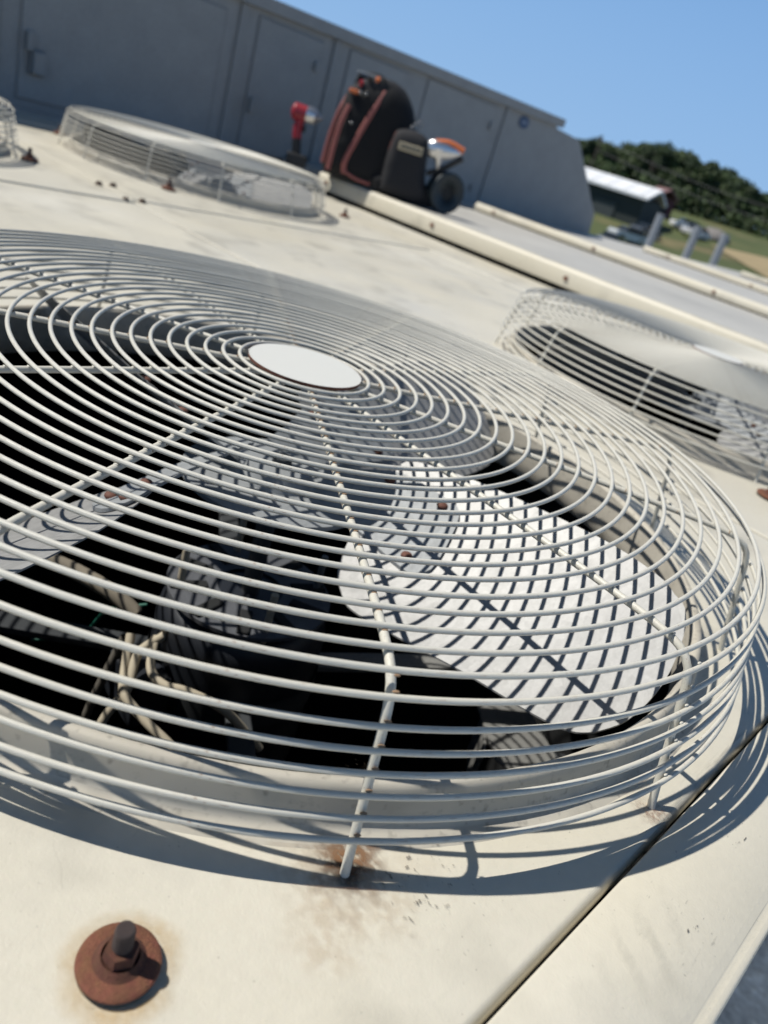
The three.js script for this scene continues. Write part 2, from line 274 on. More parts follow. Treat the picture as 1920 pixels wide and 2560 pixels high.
// ---------------------------------------------------------------- fans
function makeFan() {
  const g = new THREE.Group();
  // cambered blade surface, pitched about an axis beside the radius
  const Y = (x, z) => { const dx = x - 0.153, dz = z - 0.068, w = dx * 0.694 - dz * 0.72, u = dx * 0.72 + dz * 0.694; return 0.0126 + 0.778 * w + 1.754 * w * w - 0.077 * u + 0.025 * u * w; };
  const sheet = (N, F, D0, D1, th, lift, nu = 30, nv = 20) => { // patch between near and far edge, inner and outer end
    const cv = l => new THREE.SplineCurve(l.map(q => new THREE.Vector2(...q))), [n, f, i0, i1] = [N, F, [N[0], ...D0, F[0]], [N[N.length - 1], ...D1, F[F.length - 1]]].map(cv);
    const P = (t, v) => { const a = n.getPoint(t), b = f.getPoint(t), c = i0.getPoint(v), d = i1.getPoint(v), k = [n.getPoint(0), n.getPoint(1), f.getPoint(0), f.getPoint(1)]; const q = e => (1 - v) * a[e] + v * b[e] + (1 - t) * c[e] + t * d[e] - ((1 - t) * (1 - v) * k[0][e] + t * (1 - v) * k[1][e] + (1 - t) * v * k[2][e] + t * v * k[3][e]); return [q('x'), q('y')]; };
    const pos = [], uv = [], idx = [], W = nv + 1;
    for (const top of [1, 0]) for (let i = 0; i <= nu; i++) for (let j = 0; j <= nv; j++) { const [x, z] = P(i / nu, j / nv); pos.push(x, Y(x, z) + lift + (top ? th : 0), z); uv.push(x, z); }
    const o = (nu + 1) * W, id = (i, j, b) => i * W + j + (b ? o : 0);
    for (let i = 0; i < nu; i++) for (let j = 0; j < nv; j++) { idx.push(id(i, j), id(i + 1, j), id(i + 1, j + 1), id(i, j), id(i + 1, j + 1), id(i, j + 1)); idx.push(id(i, j, 1), id(i + 1, j + 1, 1), id(i + 1, j, 1), id(i, j, 1), id(i, j + 1, 1), id(i + 1, j + 1, 1)); }
    const rim = []; for (let i = 0; i <= nu; i++) rim.push([i, 0]); for (let j = 1; j <= nv; j++) rim.push([nu, j]); for (let i = nu - 1; i >= 0; i--) rim.push([i, nv]); for (let j = nv - 1; j >= 0; j--) rim.push([0, j]);
    for (let q = 0; q < rim.length - 1; q++) { const [a, b] = [rim[q], rim[q + 1]]; idx.push(id(...a), id(...a, 1), id(...b, 1), id(...a), id(...b, 1), id(...b)); }
    const e = new THREE.BufferGeometry(); e.setAttribute('position', new THREE.Float32BufferAttribute(pos, 3)); e.setAttribute('uv', new THREE.Float32BufferAttribute(uv, 2)); e.setIndex(idx); return toCreasedNormals(e, 0.6); };
  const bladeG = sheet([[0.090, 0.108], [0.101, 0.121], [0.140, 0.142], [0.190, 0.167], [0.242, 0.197], [0.266, 0.208], [0.281, 0.209]], [[0.098, -0.010], [0.110, -0.017], [0.145, 0.000], [0.189, 0.026], [0.268, 0.080], [0.308, 0.114], [0.319, 0.128]], [[0.080, 0.085], [0.081, 0.047], [0.088, 0.010]], [[0.300, 0.202], [0.318, 0.182], [0.327, 0.155], [0.326, 0.138]], 0.0014, 0);
  const armG = sheet([[0.042, 0.032], [0.081, 0.047], [0.114, 0.074], [0.134, 0.090]], [[0.036, -0.024], [0.062, -0.015], [0.106, -0.003], [0.152, 0.030]], [[0.040, 0.005]], [[0.145, 0.091], [0.154, 0.084], [0.162, 0.052], [0.160, 0.038]], 0.003, 0.0018, 16, 12);
  const rivetG = (x, z, y) => { const r = new THREE.SphereGeometry(0.0052, 12, 8); r.scale(1, 0.6, 1); r.translate(x, y, z); return r; };
  for (let k = 0; k < 3; k++) {
    const bl = mesh('blade', bladeG, M.blade, g); bl.rotation.y = k * Math.PI / 2;
    const ar = mesh('blade_arm', armG, M.spider, bl);
    for (const [x, z] of [[0.098, 0.003], [0.147, 0.034], [0.130, 0.076]]) mesh('rivet', rivetG(x, z, Y(x, z) + 0.0055), M.rivet, ar);
  }
  { // fourth blade: plane through three points of it
    const N = new THREE.Plane().setFromCoplanarPoints(V(-0.053, 0.043, 0.215), V(-0.078, 0.043, 0.325), V(-0.158, -0.03, 0.172));
    const Y4 = (x, z) => -(N.normal.x * x + N.normal.z * z + N.constant) / N.normal.y;
    const sh4 = (pts, th, lift) => { const s = new THREE.Shape(new THREE.SplineCurve([...pts, pts[0]].map(p => new THREE.Vector2(p[0], -p[1]))).getPoints(80)); const e = new THREE.ExtrudeGeometry(s, { depth: th, bevelEnabled: false }); e.rotateX(-Math.PI / 2); const p = e.attributes.position; for (let i = 0; i < p.count; i++) p.setY(i, p.getY(i) + lift + Y4(p.getX(i), p.getZ(i))); e.computeVertexNormals(); return metreUV(e); };
    const bl = mesh('blade', sh4([[-0.060, 0.150], [-0.054, 0.205], [-0.055, 0.262], [-0.072, 0.318], [-0.088, 0.330], [-0.120, 0.322], [-0.190, 0.285], [-0.218, 0.255], [-0.214, 0.235], [-0.165, 0.180], [-0.136, 0.130], [-0.108, 0.104], [-0.080, 0.112]], 0.0014, 0), M.blade, g);
    const ar = mesh('blade_arm', sh4([[-0.018, 0.050], [-0.040, 0.095], [-0.056, 0.150], [-0.060, 0.195], [-0.075, 0.200], [-0.098, 0.160], [-0.092, 0.115], [-0.066, 0.060]], 0.003, 0.002), M.spider, bl);
    for (const [x, z] of [[-0.068, 0.180], [-0.086, 0.160], [-0.070, 0.140]]) mesh('rivet', rivetG(x, z, Y4(x, z) + 0.006), M.rivet, ar);
  }
  const hub = mesh('hub', merge([cyl(0.086, 0.086, 0.004, 56, -0.006), cyl(0.034, 0.028, 0.014, 32, -0.002)]), M.spider, g);
  mesh('shaft', cyl(0.009, 0.009, 0.16, 16, -0.14), M.bar, hub);
  return g;
}
const fanLabels = ['grey four bladed fan under the big sharp wire guard', 'grey four bladed fan inside the blurred guard beside the raised rib', 'grey four bladed fan inside the guard in front of the grey cabinet near the bag', 'grey four bladed fan inside the guard at the deck edge by the cabinet latch'];
const fan0 = makeFan();
FANS.forEach(([a, b], i) => { const f = i ? fan0.clone() : fan0; f.name = numbered('fan'); f.position.set(...U(a, 0, b)); f.rotation.y = [0, 0.9, 0.62, 0.3][i]; scene.add(f); tag(f, fanLabels[i], 'fan', 'fans under the wire guards'); });

// motor and its mount under the fan in front
function makeMotor() {
  const g = new THREE.Group();
  const prof = [[0, -0.125], [0.03, -0.125], [0.05, -0.128], [0.070, -0.134], [0.081, -0.146], [0.084, -0.16], [0.084, -0.30], [0.078, -0.32], [0.05, -0.33], [0, -0.33]].reverse().map(q => new THREE.Vector2(...q));
  const b = mesh('body', new THREE.LatheGeometry(prof, 48), M.motor, g);
  const ep = new THREE.RingGeometry(0.032, 0.080, 48, 1); ep.rotateX(-Math.PI / 2); ep.translate(0, -0.1225, 0); mesh('end_plate', metreUV(merge([ep, new THREE.CylinderGeometry(0.080, 0.080, 0.004, 48, 1, true).translate(0, -0.1245, 0)])), M.motorTop, b);
  for (let k = 0; k < 10; k++) { const s = rbox(-0.006, 0.006, -0.003, 0.003, -0.018, 0.018, 0.002); s.translate(0, -0.1225, 0.060); s.rotateY(k * 0.628 + 0.2); mesh('vent_slot', s, M.cavity, b); }
  for (let k = 0; k < 4; k++) { const a = k * 1.571 + 0.5; const s = cyl(0.0035, 0.0035, 0.062, 10, -0.145); s.translate(0.068 * Math.sin(a), 0, 0.068 * Math.cos(a)); mesh('stud', s, k === 1 ? M.barPale : M.cable, g); const n = cyl(0.0065, 0.0065, 0.005, 6, -0.13); n.translate(0.068 * Math.sin(a), 0, 0.068 * Math.cos(a)); mesh('nut', n, M.buckle, g); }
  const band = new THREE.CylinderGeometry(0.0865, 0.0865, 0.03, 48, 1, true); band.translate(0, -0.21, 0); mesh('clamp_band', band, M.bar, g);
  for (let k = 0; k < 4; k++) { const a = k * Math.PI / 2 + 0.35; const s = rbox(-0.012, 0.012, -0.004, 0.004, 0.086, 0.42, 0.0015); s.rotateX(-0.10); s.translate(0, -0.215, 0); s.rotateY(a); mesh('mount_arm', metreUV(s), k === 1 ? M.barPale : M.bar, g); }
  const tb = rbox(-0.03, 0.03, -0.24, -0.19, 0.083, 0.12, 0.004); tb.rotateY(-0.75); mesh('terminal_box', tb, M.motor, g);
  return g;
}
const motor0 = makeMotor();
['dark blue black motor hanging under the fan of the big sharp guard', 'dark motor below the fan of the blurred guard beside the raised rib', 'dark motor below the fan of the guard near the tool bag', 'dark motor below the fan of the guard by the cabinet latch'].forEach((l, i) => { const m = i ? motor0.clone() : motor0; m.name = numbered('fan_motor'); m.position.set(...U(...[FANS[i][0], 0, FANS[i][1]])); m.rotation.y = i * 0.4; scene.add(m); tag(m, l, 'motor', 'fan motors'); });
// wires and plates in the bay
const cable = (pts, r, m, label, name = 'cable') => tag(mesh(name, tube(pts.map(p => V(...p)), r, 60, 10), m), label, 'cable');
cable([[-0.060, -0.150, 0.062], [-0.056, -0.160, 0.058], [-0.070, -0.170, 0.085], [-0.066, -0.190, 0.112], [-0.075, -0.21, 0.130], [-0.09, -0.30, 0.15]], 0.0042, M.cable, 'pale twisted cable dropping from the motor into the dark bay');
cable([[-0.064, -0.165, 0.064], [-0.052, -0.174, 0.098], [-0.036, -0.176, 0.108], [-0.016, -0.176, 0.107], [0.02, -0.185, 0.105], [0.06, -0.22, 0.10]], 0.0042, M.cable, 'pale cable curving round the front of the motor body');
cable([[-0.085, -0.165, 0.07], [-0.079, -0.180, 0.088], [-0.066, -0.190, 0.118], [-0.054, -0.195, 0.125], [-0.038, -0.200, 0.132], [-0.010, -0.21, 0.14], [0.05, -0.25, 0.15]], 0.0044, M.cable, 'pale cable looping lower in front of the motor, below the curved one');
cable([[-0.27, -0.125, 0.02], [-0.1905, -0.13, 0.045], [-0.150, -0.135, 0.047], [-0.110, -0.14, 0.055], [-0.086, -0.15, 0.060]], 0.0078, M.conduit, 'thick dusty conduit running from the far wall to the motor');
cable([[-0.084, -0.15, 0.04], [-0.12, -0.17, 0.04], [-0.15, -0.22, 0.03], [-0.19, -0.23, 0.045]], 0.0016, M.wireGreen, 'thin green earth wire beside the motor', 'wire');
cable([[-0.09, -0.17, 0.07], [-0.105, -0.24, 0.085], [-0.12, -0.34, 0.095]], 0.0042, M.cableDark, 'dark grey wire hanging straight down by the motor', 'wire');
{
  const t = thing('bracket', 'pale metal bracket plate low in the bay below the bright blade', 'bracket', [0, 0, 0]);
  const s = new THREE.Shape([[0.272, 0.108], [0.330, 0.142], [0.366, 0.056], [0.338, -0.010], [0.295, 0.022]].map(q => new THREE.Vector2(...q)));
  const g = new THREE.ExtrudeGeometry(s, { depth: 0.002, bevelEnabled: false }); g.rotateX(-Math.PI / 2); g.translate(0, -0.25, 0); mesh('plate', metreUV(g), M.barPale, t);
  const f = box(0.283, 0.286, -0.31, -0.251, -0.10, -0.03); mesh('flange', metreUV(f), M.barPale, t);
  const l = rbox(0.29, 0.44, -0.264, -0.252, -0.07, -0.05, 0.002); mesh('support_arm', metreUV(l), M.bar, t);
}

// ---------------------------------------------------------------- rusty hold down bolts
function makeBolt() {
  const g = new THREE.Group();
  mesh('rubber_pad', cyl(0.0158, 0.0150, 0.0022, 48, 0), M.rubber, g);
  const wp = [[0, 0.0060], [0.010, 0.0057], [0.0150, 0.0050], [0.0164, 0.0042], [0.0166, 0.0034], [0.0160, 0.0026], [0, 0.0024]].reverse().map(q => new THREE.Vector2(...q));
  mesh('washer', metreUV(new THREE.LatheGeometry(wp, 64)), M.rust, g);
  let nut = new THREE.CylinderGeometry(0.0066, 0.0076, 0.0075, 6, 1).toNonIndexed(); nut.computeVertexNormals(); nut.translate(0, 0.0094, 0); const skirt = new THREE.LatheGeometry([[0.0105, 0.0056], [0.0088, 0.0066], [0.0076, 0.0085]].map(q => new THREE.Vector2(...q)), 40);
  mesh('nut', metreUV(merge([nut, skirt])), M.rustNut, g);
  const pr = []; for (let i = 0; i < 11; i++) { const y = 0.012 + i * 0.0010; pr.push([i % 2 ? 0.0036 : 0.0041, y]); } pr.push([0.0039, 0.0232], [0.0035, 0.0242], [0.0026, 0.0243], [0.0012, 0.0238], [0, 0.0240]);
  mesh('threaded_rod', new THREE.LatheGeometry(pr.map(q => new THREE.Vector2(...q)), 24), M.rod, g);
  return g;
}
const bolt0 = makeBolt();
const boltSpots = [[0.321, -0.3295, 0, 'rusty bolt with wide washer and threaded rod on the open deck before the big guard'],
  [0.232, 0.715, 1, 'rusty bolt between the big sharp guard and the blurred guard by the rib'], [-0.36, 1.42, 1, 'rusty bolt between the blurred guard and the raised rib'],
  [-1.473, 0.778, 2, 'rusty bolt in front of the guard near the tool bag, towards the deck joint'], [-1.598, 1.553, 2, 'rusty bolt in the shadow at the end of the guard near the tool bag'], [-2.16, 0.80, 2, 'rusty bolt by the white deck edge between the two guards at the grey cabinet'],
  [-1.52, 0.43, 3, 'rusty bolt in the shadow beside the guard by the cabinet latch']];
boltSpots.forEach(([a, b, k, l], i) => { const o = i ? bolt0.clone() : bolt0; o.name = numbered('anchor_bolt'); o.position.set(...U(a, k > 1 ? 0.003 : k ? 0.001 : 0, b)); o.rotation.y = i * 1.3; if (i) o.rotation.z = 0.03; o.scale.setScalar(i ? 1.2 : 0.94); scene.add(o); tag(o, l, 'bolt', 'rusty bolts round the fan guards'); });
// small dark screws at the panel joints
{
  const s0 = new THREE.Group(); mesh('head', new THREE.LatheGeometry([[0.0085, 0], [0.0085, 0.0015], [0.006, 0.002], [0.0058, 0.007], [0, 0.0075]].map(q => new THREE.Vector2(...q)), 12), std([0.06, 0.035, 0.022], 0.8), s0);
  [[-1.358, 0.522, 0.003, 'inner screw of the pair on the left deck panel at the joint'], [-1.372, 0.565, 0.003, 'outer screw of the pair on the left deck panel at the joint'], [-1.228, 0.520, 0, 'screw on the wide deck panel at the crossing of the deck joints'], [-1.236, 0.566, 0.001, 'screw beyond the cross joint at the crossing of the deck joints']].forEach(([a, b, y, l], i) => { const o = i ? s0.clone() : s0; o.name = numbered('deck_screw'); o.position.set(...U(a, y, b)); o.scale.setScalar(1.15); scene.add(o); tag(o, l, 'screw', 'screws at the deck joints'); });
}
// stains: under the leg in front, round the bolt, along the joint, scuffs on the rail
{
  const ab = (x, z) => [0.8 * x + 0.6 * z, 0.6 * x - 0.8 * z];
  const [fa, fb] = ab(0.1355, 0.389), cl = (v) => Math.max(0, Math.min(1, v));
  stain(fa - 0.012, fb - 0.004, 0.13, 0.11, 301, [0.44, 0.31, 0.19], (x, y, n, m) => cl(1.0 - 1.2 * Math.hypot(x * 0.9, y) - 1.7 * (0.55 - n)) * cl(0.35 + 2.2 * (m - 0.36)) * 0.30);
  stain(fa - 0.006, fb + 0.006, 0.100, 0.085, 311, [0.19, 0.095, 0.042], (x, y, n, m) => cl(1.0 - 1.25 * Math.hypot(x, y) - 1.6 * (0.53 - n)) * cl(0.45 + 2.4 * (m - 0.36)) * 0.95).position.y = 0.0003;
  stain(fa - 0.002, fb + 0.001, 0.028, 0.026, 317, [0.07, 0.04, 0.025], (x, y, n, m) => cl(0.95 - 1.25 * Math.hypot(x, y) - 1.1 * (0.55 - n)) * 0.8).position.y = 0.0006;
  const [ba, bb] = ab(0.0605, 0.456);
  stain(ba, bb, 0.064, 0.064, 331, [0.55, 0.37, 0.15], (x, y, n, m) => { const r = Math.hypot(x, y); return cl(1.0 - Math.abs(r - 0.54) * 3.6 - 1.1 * (0.55 - n)) * cl(0.6 + 0.9 * (m - 0.3)) * 0.42; });
  const [la, lb] = ab(0.302, 0.275);
  stain(la + 0.004, lb - 0.006, 0.05, 0.045, 347, [0.26, 0.10, 0.04], (x, y, n, m) => cl(0.9 - 1.3 * Math.hypot(x, y) - (0.6 - n)) * cl(0.2 + 1.6 * (m - 0.3)) * 0.6);
  stain(0.408, -0.02, 0.03, 0.42, 359, [0.05, 0.045, 0.035], (x, y, n, m) => cl((x - 0.05) * 1.2) * cl((n - 0.5) * 3.2) * cl(0.1 + 3 * (m - 0.45)) * 0.8);
  const scuff = stain(0.449, -0.13, 0.045, 0.12, 373, [0.30, 0.30, 0.27], (x, y, n, m) => cl(1.1 - Math.hypot(x, y * 1.1) * 1.2) * cl(3.5 * (Math.abs(Math.sin(y * 9 + x * 2.2 + n * 2)) - 0.72)) * cl(0.3 + m) * 0.16); scuff.position.y = 0.0022;
  const sp = stain(0.452, -0.055, 0.04, 0.16, 389, [0.05, 0.045, 0.04], (x, y, n, m) => cl(12 * (m - 0.77)) * cl(5 * (n - 0.52)) * 0.85); sp.position.y = 0.0022;
  stain(0.16, -0.42, 0.40, 0.22, 401, [0.10, 0.08, 0.06], (x, y, n, m) => cl(12 * (m - 0.80)) * cl(5 * (n - 0.54)) * 0.6);
  const cw = stain(fa - 0.004, fb + 0.03, 0.10, 0.06, 417, [0.07, 0.055, 0.04], (x, y, n, m) => cl(10 * (m - 0.70)) * cl(5 * (n - 0.45)) * 0.6); cw.position.y = 0.0004;
}

// ---------------------------------------------------------------- ribbed unit roof beyond the deck
{
  const t = thing('ribbed_unit', 'pale ribbed sheet metal roof of the unit section beyond the deck', 'unit roof', [0, 0, 0], TURN);
  const ribs = [1.945, 3.05, 5.10, 7.15, 9.20], RY = 0.022;
  for (let i = 0; i < ribs.length; i++) {
    const b0 = ribs[i] + (i ? 0.06 : 0.064), b1 = (ribs[i + 1] ?? 12) + 0.012;
    mesh('roof_sheet', metreUV(box(-2.54, 4.2, 0.02, 0.054 + RY + 0.002 * (i % 2), -b1, -b0)), M.unitRoof, t);
    mesh('joint_shade_strip', box(-2.2, 4.17, i ? 0.06 : -0.02, i ? 0.0815 : 0.0165, -(ribs[i] + 0.0195), -(ribs[i] + 0.004)), M.cavity, t);  // near-black strip: shade under the rib lip put in as colour
    const s = new THREE.Shape(), y0 = i ? 0.058 : -0.02, yl = i ? 0.082 : 0.017, yt = i ? 0.118 : 0.080, B = ribs[i]; // rib section in (b, y): lip overhanging the joint
    s.moveTo(B + 0.02, y0); s.lineTo(B + 0.02, yl); s.lineTo(B - 0.012, yl); s.quadraticCurveTo(B - 0.016, yl, B - 0.016, yl + 0.005); s.lineTo(B - 0.010, yt - 0.012); s.quadraticCurveTo(B - 0.006, yt, B + 0.008, yt); s.lineTo(B + 0.009, yt); s.lineTo(B + 0.045, yt - 0.003); s.quadraticCurveTo(B + 0.062, yt - 0.004, B + 0.066, yt - 0.014); s.lineTo(B + 0.070, y0); s.closePath();
    const g = new THREE.ExtrudeGeometry(s, { depth: 6.38, bevelEnabled: false, curveSegments: 5 }); g.rotateY(Math.PI / 2); g.translate(-2.20, 0, 0); // (b, y, a) -> (a, y, -b)
    const rib = mesh('rib', metreUV(toCreasedNormals(g, 0.7)), M.rib, t);
    for (let k = 0; k < 7; k++) { const c = cyl(0.008, 0.007, 0.008, 8, 0); c.rotateX(Math.PI / 2); c.translate(-2.14 + k * 0.62 + i * 0.07, (i ? 0.1 : 0.046), -(ribs[i] - 0.013)); mesh('rib_screw', c, M.rust, rib); }
  }
  mesh('side_skirt', metreUV(box(-2.44, 4.18, -1.25, 0.019, -11.95, -1.96)), M.deck, t);
}

// ---------------------------------------------------------------- grey cabinet along the left
{
  const t = thing('equipment_cabinet', 'tall dark grey panelled equipment cabinet with access doors and slanted hood end', 'cabinet', [0, 0, 0], TURN);
  const A = -2.565; // its face
  const topY = b => 0.625 + (b - 1.8) * 0.0165;
  const prof = (pts, d, a) => { const s = new THREE.Shape(pts.map(q => new THREE.Vector2(...q))); const g = new THREE.ExtrudeGeometry(s, { depth: d, bevelEnabled: false }); g.rotateY(Math.PI / 2); g.translate(a - d, 0, 0); return metreUV(g); };
  mesh('side_wall', prof([[-2, -0.02], [-2, topY(-2)], [4.07, topY(4.07)], [4.07, -0.02]], 1.5, A), M.wall, t);
  mesh('weather_hood', prof([[4.075, 0.0], [4.075, topY(4.1) - 0.045], [4.37, topY(4.37) - 0.062], [4.90, 0.21], [4.94, 0.0]], 1.4, A - 0.004), M.wall, t);
  mesh('roof_cap', prof([[-2.02, topY(-2) - 0.035], [-2.02, topY(-2) + 0.012], [4.10, topY(4.1) + 0.012], [4.10, topY(4.1) - 0.035]], 1.56, A + 0.028), M.wall, t);
  mesh('base_rail', metreUV(box(A + 0.002, A + 0.03, -0.02, 0.018, -4.05, 2)), M.wall, t);
  const door = (b0, b1, y0, y1, hb) => { const d = mesh('access_door', metreUV(rbox(A + 0.0005, A + 0.007, y0, y1, -b1, -b0, 0.003, 3)), M.wall, t); mesh('door_gap', box(A + 0.0004, A + 0.003, y0 - 0.006, y1 + 0.006, -b1 - 0.006, -b0 + 0.006), M.wallDark, d);
    if (hb) { for (const y of [y0 + 0.1, y1 - 0.1]) mesh('hinge', rbox(A + 0.011, A + 0.020, y - 0.02, y + 0.02, -b1 + 0.006, -b1 + 0.028, 0.003), M.wall, d); } mesh('handle', rbox(A + 0.011, A + 0.032, y0 + 0.15, y0 + 0.21, -b0 - 0.035, -b0 - 0.012, 0.005), M.wall, d); return d; };
  door(-0.2, 0.76, 0.05, 0.525, true); door(0.83, 1.60, 0.05, 0.540, false); door(1.765, 2.11, 0.06, 0.562, true); door(2.28, 2.68, 0.06, 0.578, true); door(2.83, 3.43, 0.06, 0.594, true);
  const seam = b => mesh('panel_seam', rbox(A + 0.0005, A + 0.010, 0.02, topY(b) - 0.036, -b - 0.02, -b + 0.02, 0.004), M.wall, t); seam(1.685); seam(2.195); seam(3.54);
  const la = mesh('latch', rbox(A + 0.012, A + 0.048, 0.135, 0.205, -0.905, -0.862, 0.006), M.wall, t); mesh('latch_recess', box(A + 0.0115, A + 0.014, 0.128, 0.212, -0.912, -0.855), M.wallDark, la);
  // oval maker's badge, too far off to read
  const em = new THREE.CylinderGeometry(0.042, 0.042, 0.004, 40); em.rotateZ(Math.PI / 2); em.scale(1, 0.8, 1.2); em.translate(A + 0.003, 0.577, -3.72); const e = mesh('badge', em, std([0.03, 0.06, 0.13], 0.4), t);
  const bw = rbox(A + 0.005, A + 0.0065, 0.568, 0.586, -3.75, -3.69, 0.0005, 1); mesh('badge_bar', bw, std([0.16, 0.20, 0.28], 0.5), e);
}

// ---------------------------------------------------------------- tool bag and tools on the ribbed roof
{
  const P0 = [-0.233, 0.077, -2.824], TB = 0.0965, BS = 0.963;
  const bag = thing('tool_bag', 'black tool backpack with dusty red trim and a tan patch on the ribbed roof', 'backpack', P0, TB); bag.scale.setScalar(BS);
  const sh = (pts, d, bev) => { const s = new THREE.Shape(new THREE.SplineCurve([...pts, pts[0]].map(q => new THREE.Vector2(...q))).getPoints(100)); const g = new THREE.ExtrudeGeometry(s, { depth: d - 2 * bev, bevelEnabled: true, bevelSize: bev, bevelThickness: bev, bevelSegments: 5 }); return g; };
  const sil = new THREE.SplineCurve([[-0.345, 0.012], [-0.368, 0.06], [-0.360, 0.17], [-0.345, 0.27], [-0.322, 0.335], [-0.262, 0.392], [-0.205, 0.402], [-0.150, 0.418], [-0.085, 0.385], [-0.035, 0.315], [0.005, 0.22], [0.040, 0.13], [0.066, 0.05], [0.05, 0.010], [-0.10, 0.004], [-0.25, 0.006], [-0.345, 0.012]].map(q => new THREE.Vector2(...q)));
  const pillow = (curve, cx, cy, D, n1 = 84, n2 = 36, amp = 0.007) => { const pos = [], idx = []; for (let j = 0; j <= n2; j++) { const ph = -Math.PI / 2 + Math.PI * j / n2, rho = Math.pow(Math.max(0, Math.cos(ph)), 0.36), z = D * Math.sign(Math.sin(ph)) * Math.pow(Math.abs(Math.sin(ph)), 0.8); for (let i = 0; i <= n1; i++) { const q = curve.getPointAt((i % n1) / n1), w = amp * rho * (2 * nA(q.x * 3 + 0.3 + z, q.y * 3 + z * 2) - 1) + amp * 0.7 * Math.sin(q.y * 62 + q.x * 23 + z * 30) * rho * 0.4; const k = 1 + w * 4; pos.push(cx + (q.x - cx) * rho * k, Math.max(0.002, cy + (q.y - cy) * rho * k), z * (1 + w * 5)); } } for (let j = 0; j < n2; j++) for (let i = 0; i < n1; i++) { const a = j * (n1 + 1) + i, b = a + n1 + 1; idx.push(a, a + 1, b, b, a + 1, b + 1); } const g = new THREE.BufferGeometry(); g.setAttribute('position', new THREE.Float32BufferAttribute(pos, 3)); g.setIndex(idx); g.computeVertexNormals(); return g; };
  mesh('body', pillow(sil, -0.15, 0.19, 0.118), M.fabric, bag);
  const flap = new THREE.SplineCurve([[-0.33, 0.27], [-0.315, 0.345], [-0.255, 0.400], [-0.18, 0.418], [-0.11, 0.395], [-0.075, 0.33], [-0.09, 0.275], [-0.15, 0.262], [-0.22, 0.285], [-0.28, 0.262], [-0.33, 0.27]].map(q => new THREE.Vector2(...q)));
  const fl = pillow(flap, -0.2, 0.335, 0.052, 60, 20, 0.01); fl.translate(0, 0, 0.045); mesh('top_flap', fl, M.fabric2, bag);
  for (const [x, y, r, m] of [[-0.245, 0.395, 0.011, M.blackPlastic], [-0.215, 0.40, 0.010, M.orange], [-0.275, 0.372, 0.010, M.red], [-0.19, 0.405, 0.008, M.blackPlastic]]) mesh('tool_handle', cyl(r, r * 0.8, 0.035, 12).rotateX(0.5).translate(x, y - 0.022, 0.075), m, bag);
  const pc = new THREE.SplineCurve([[-0.100, 0.012], [-0.106, 0.12], [-0.096, 0.235], [-0.066, 0.262], [-0.012, 0.268], [0.032, 0.258], [0.050, 0.23], [0.072, 0.12], [0.098, 0.030], [0.06, 0.008], [-0.02, 0.004], [-0.100, 0.012]].map(q => new THREE.Vector2(...q)));
  const pocket = pillow(pc, -0.015, 0.13, 0.062, 70, 26, 0.006); pocket.translate(0, 0, 0.102);
  const pk = mesh('side_pocket', pocket, M.fabric2, bag);
  const lo = pillow(new THREE.SplineCurve([[-0.15, 0.01], [-0.15, 0.06], [-0.08, 0.085], [0.05, 0.09], [0.14, 0.075], [0.165, 0.035], [0.14, 0.006], [0.0, 0.003], [-0.15, 0.01]].map(q => new THREE.Vector2(...q))), 0.0, 0.045, 0.075, 70, 24, 0.008); lo.translate(0, 0, 0.07); mesh('lower_pouch', lo, M.fabric, bag);
  const pa = mesh('name_patch', rbox(-0.066, 0.034, 0.186, 0.216, 0.160, 0.167, 0.003), M.patch, pk);
  for (let i = 0; i < 6; i++) mesh('patch_print', rbox(-0.056 + i * 0.0145, -0.047 + i * 0.0145, 0.195, 0.207, 0.1665, 0.1685, 0.0008, 1), M.print, pa);
  const strap = (pts, w, m, name = 'trim_strap') => { const c = new THREE.CatmullRomCurve3(pts.map(p => V(...p))), n = 24; const tg = new THREE.TubeGeometry(c, n, w / 2, 8), p = tg.attributes.position; for (let i = 0; i <= n; i++) { const q = c.getPointAt(i / n); for (let j = 0; j <= 8; j++) { const e = i * 9 + j; p.setZ(e, q.z + (p.getZ(e) - q.z) * 0.38); } } tg.computeVertexNormals(); return mesh(name, tg, m, bag); };
  strap([[-0.318, 0.315, 0.060], [-0.333, 0.26, 0.082], [-0.347, 0.18, 0.086], [-0.355, 0.05, 0.086]], 0.020, M.trim);
  strap([[-0.300, 0.285, 0.108], [-0.315, 0.22, 0.115], [-0.322, 0.14, 0.116], [-0.325, 0.03, 0.115]], 0.020, M.trim);
  strap([[-0.172, 0.368, 0.098], [-0.190, 0.32, 0.112], [-0.205, 0.28, 0.117], [-0.240, 0.17, 0.119], [-0.264, 0.075, 0.117], [-0.258, 0.035, 0.110]], 0.022, M.trim);
  strap([[-0.262, 0.045, 0.116], [-0.20, 0.028, 0.117], [-0.09, 0.026, 0.117]], 0.012, M.trim, 'bottom_piping');
  strap([[-0.088, 0.245, 0.13], [-0.096, 0.18, 0.135], [-0.094, 0.04, 0.135]], 0.008, M.trim, 'pocket_piping');
  strap([[0.045, 0.215, 0.13], [0.062, 0.12, 0.135], [0.076, 0.035, 0.135]], 0.008, M.trim, 'pocket_piping');
  mesh('top_handle', tube([V(-0.30, 0.335, 0.01), V(-0.29, 0.395, 0.01), V(-0.25, 0.413, 0.01), V(-0.20, 0.412, 0.01), V(-0.175, 0.38, 0.01)], 0.012, 30, 10), M.fabric2, bag);
  mesh('handle_pad', rbox(-0.305, -0.205, 0.400, 0.416, -0.015, 0.045, 0.006), std([0.16, 0.18, 0.20], 0.6), bag);
  mesh('flap_clip', rbox(-0.315, -0.275, 0.330, 0.345, 0.09, 0.11, 0.005), M.orange, bag);
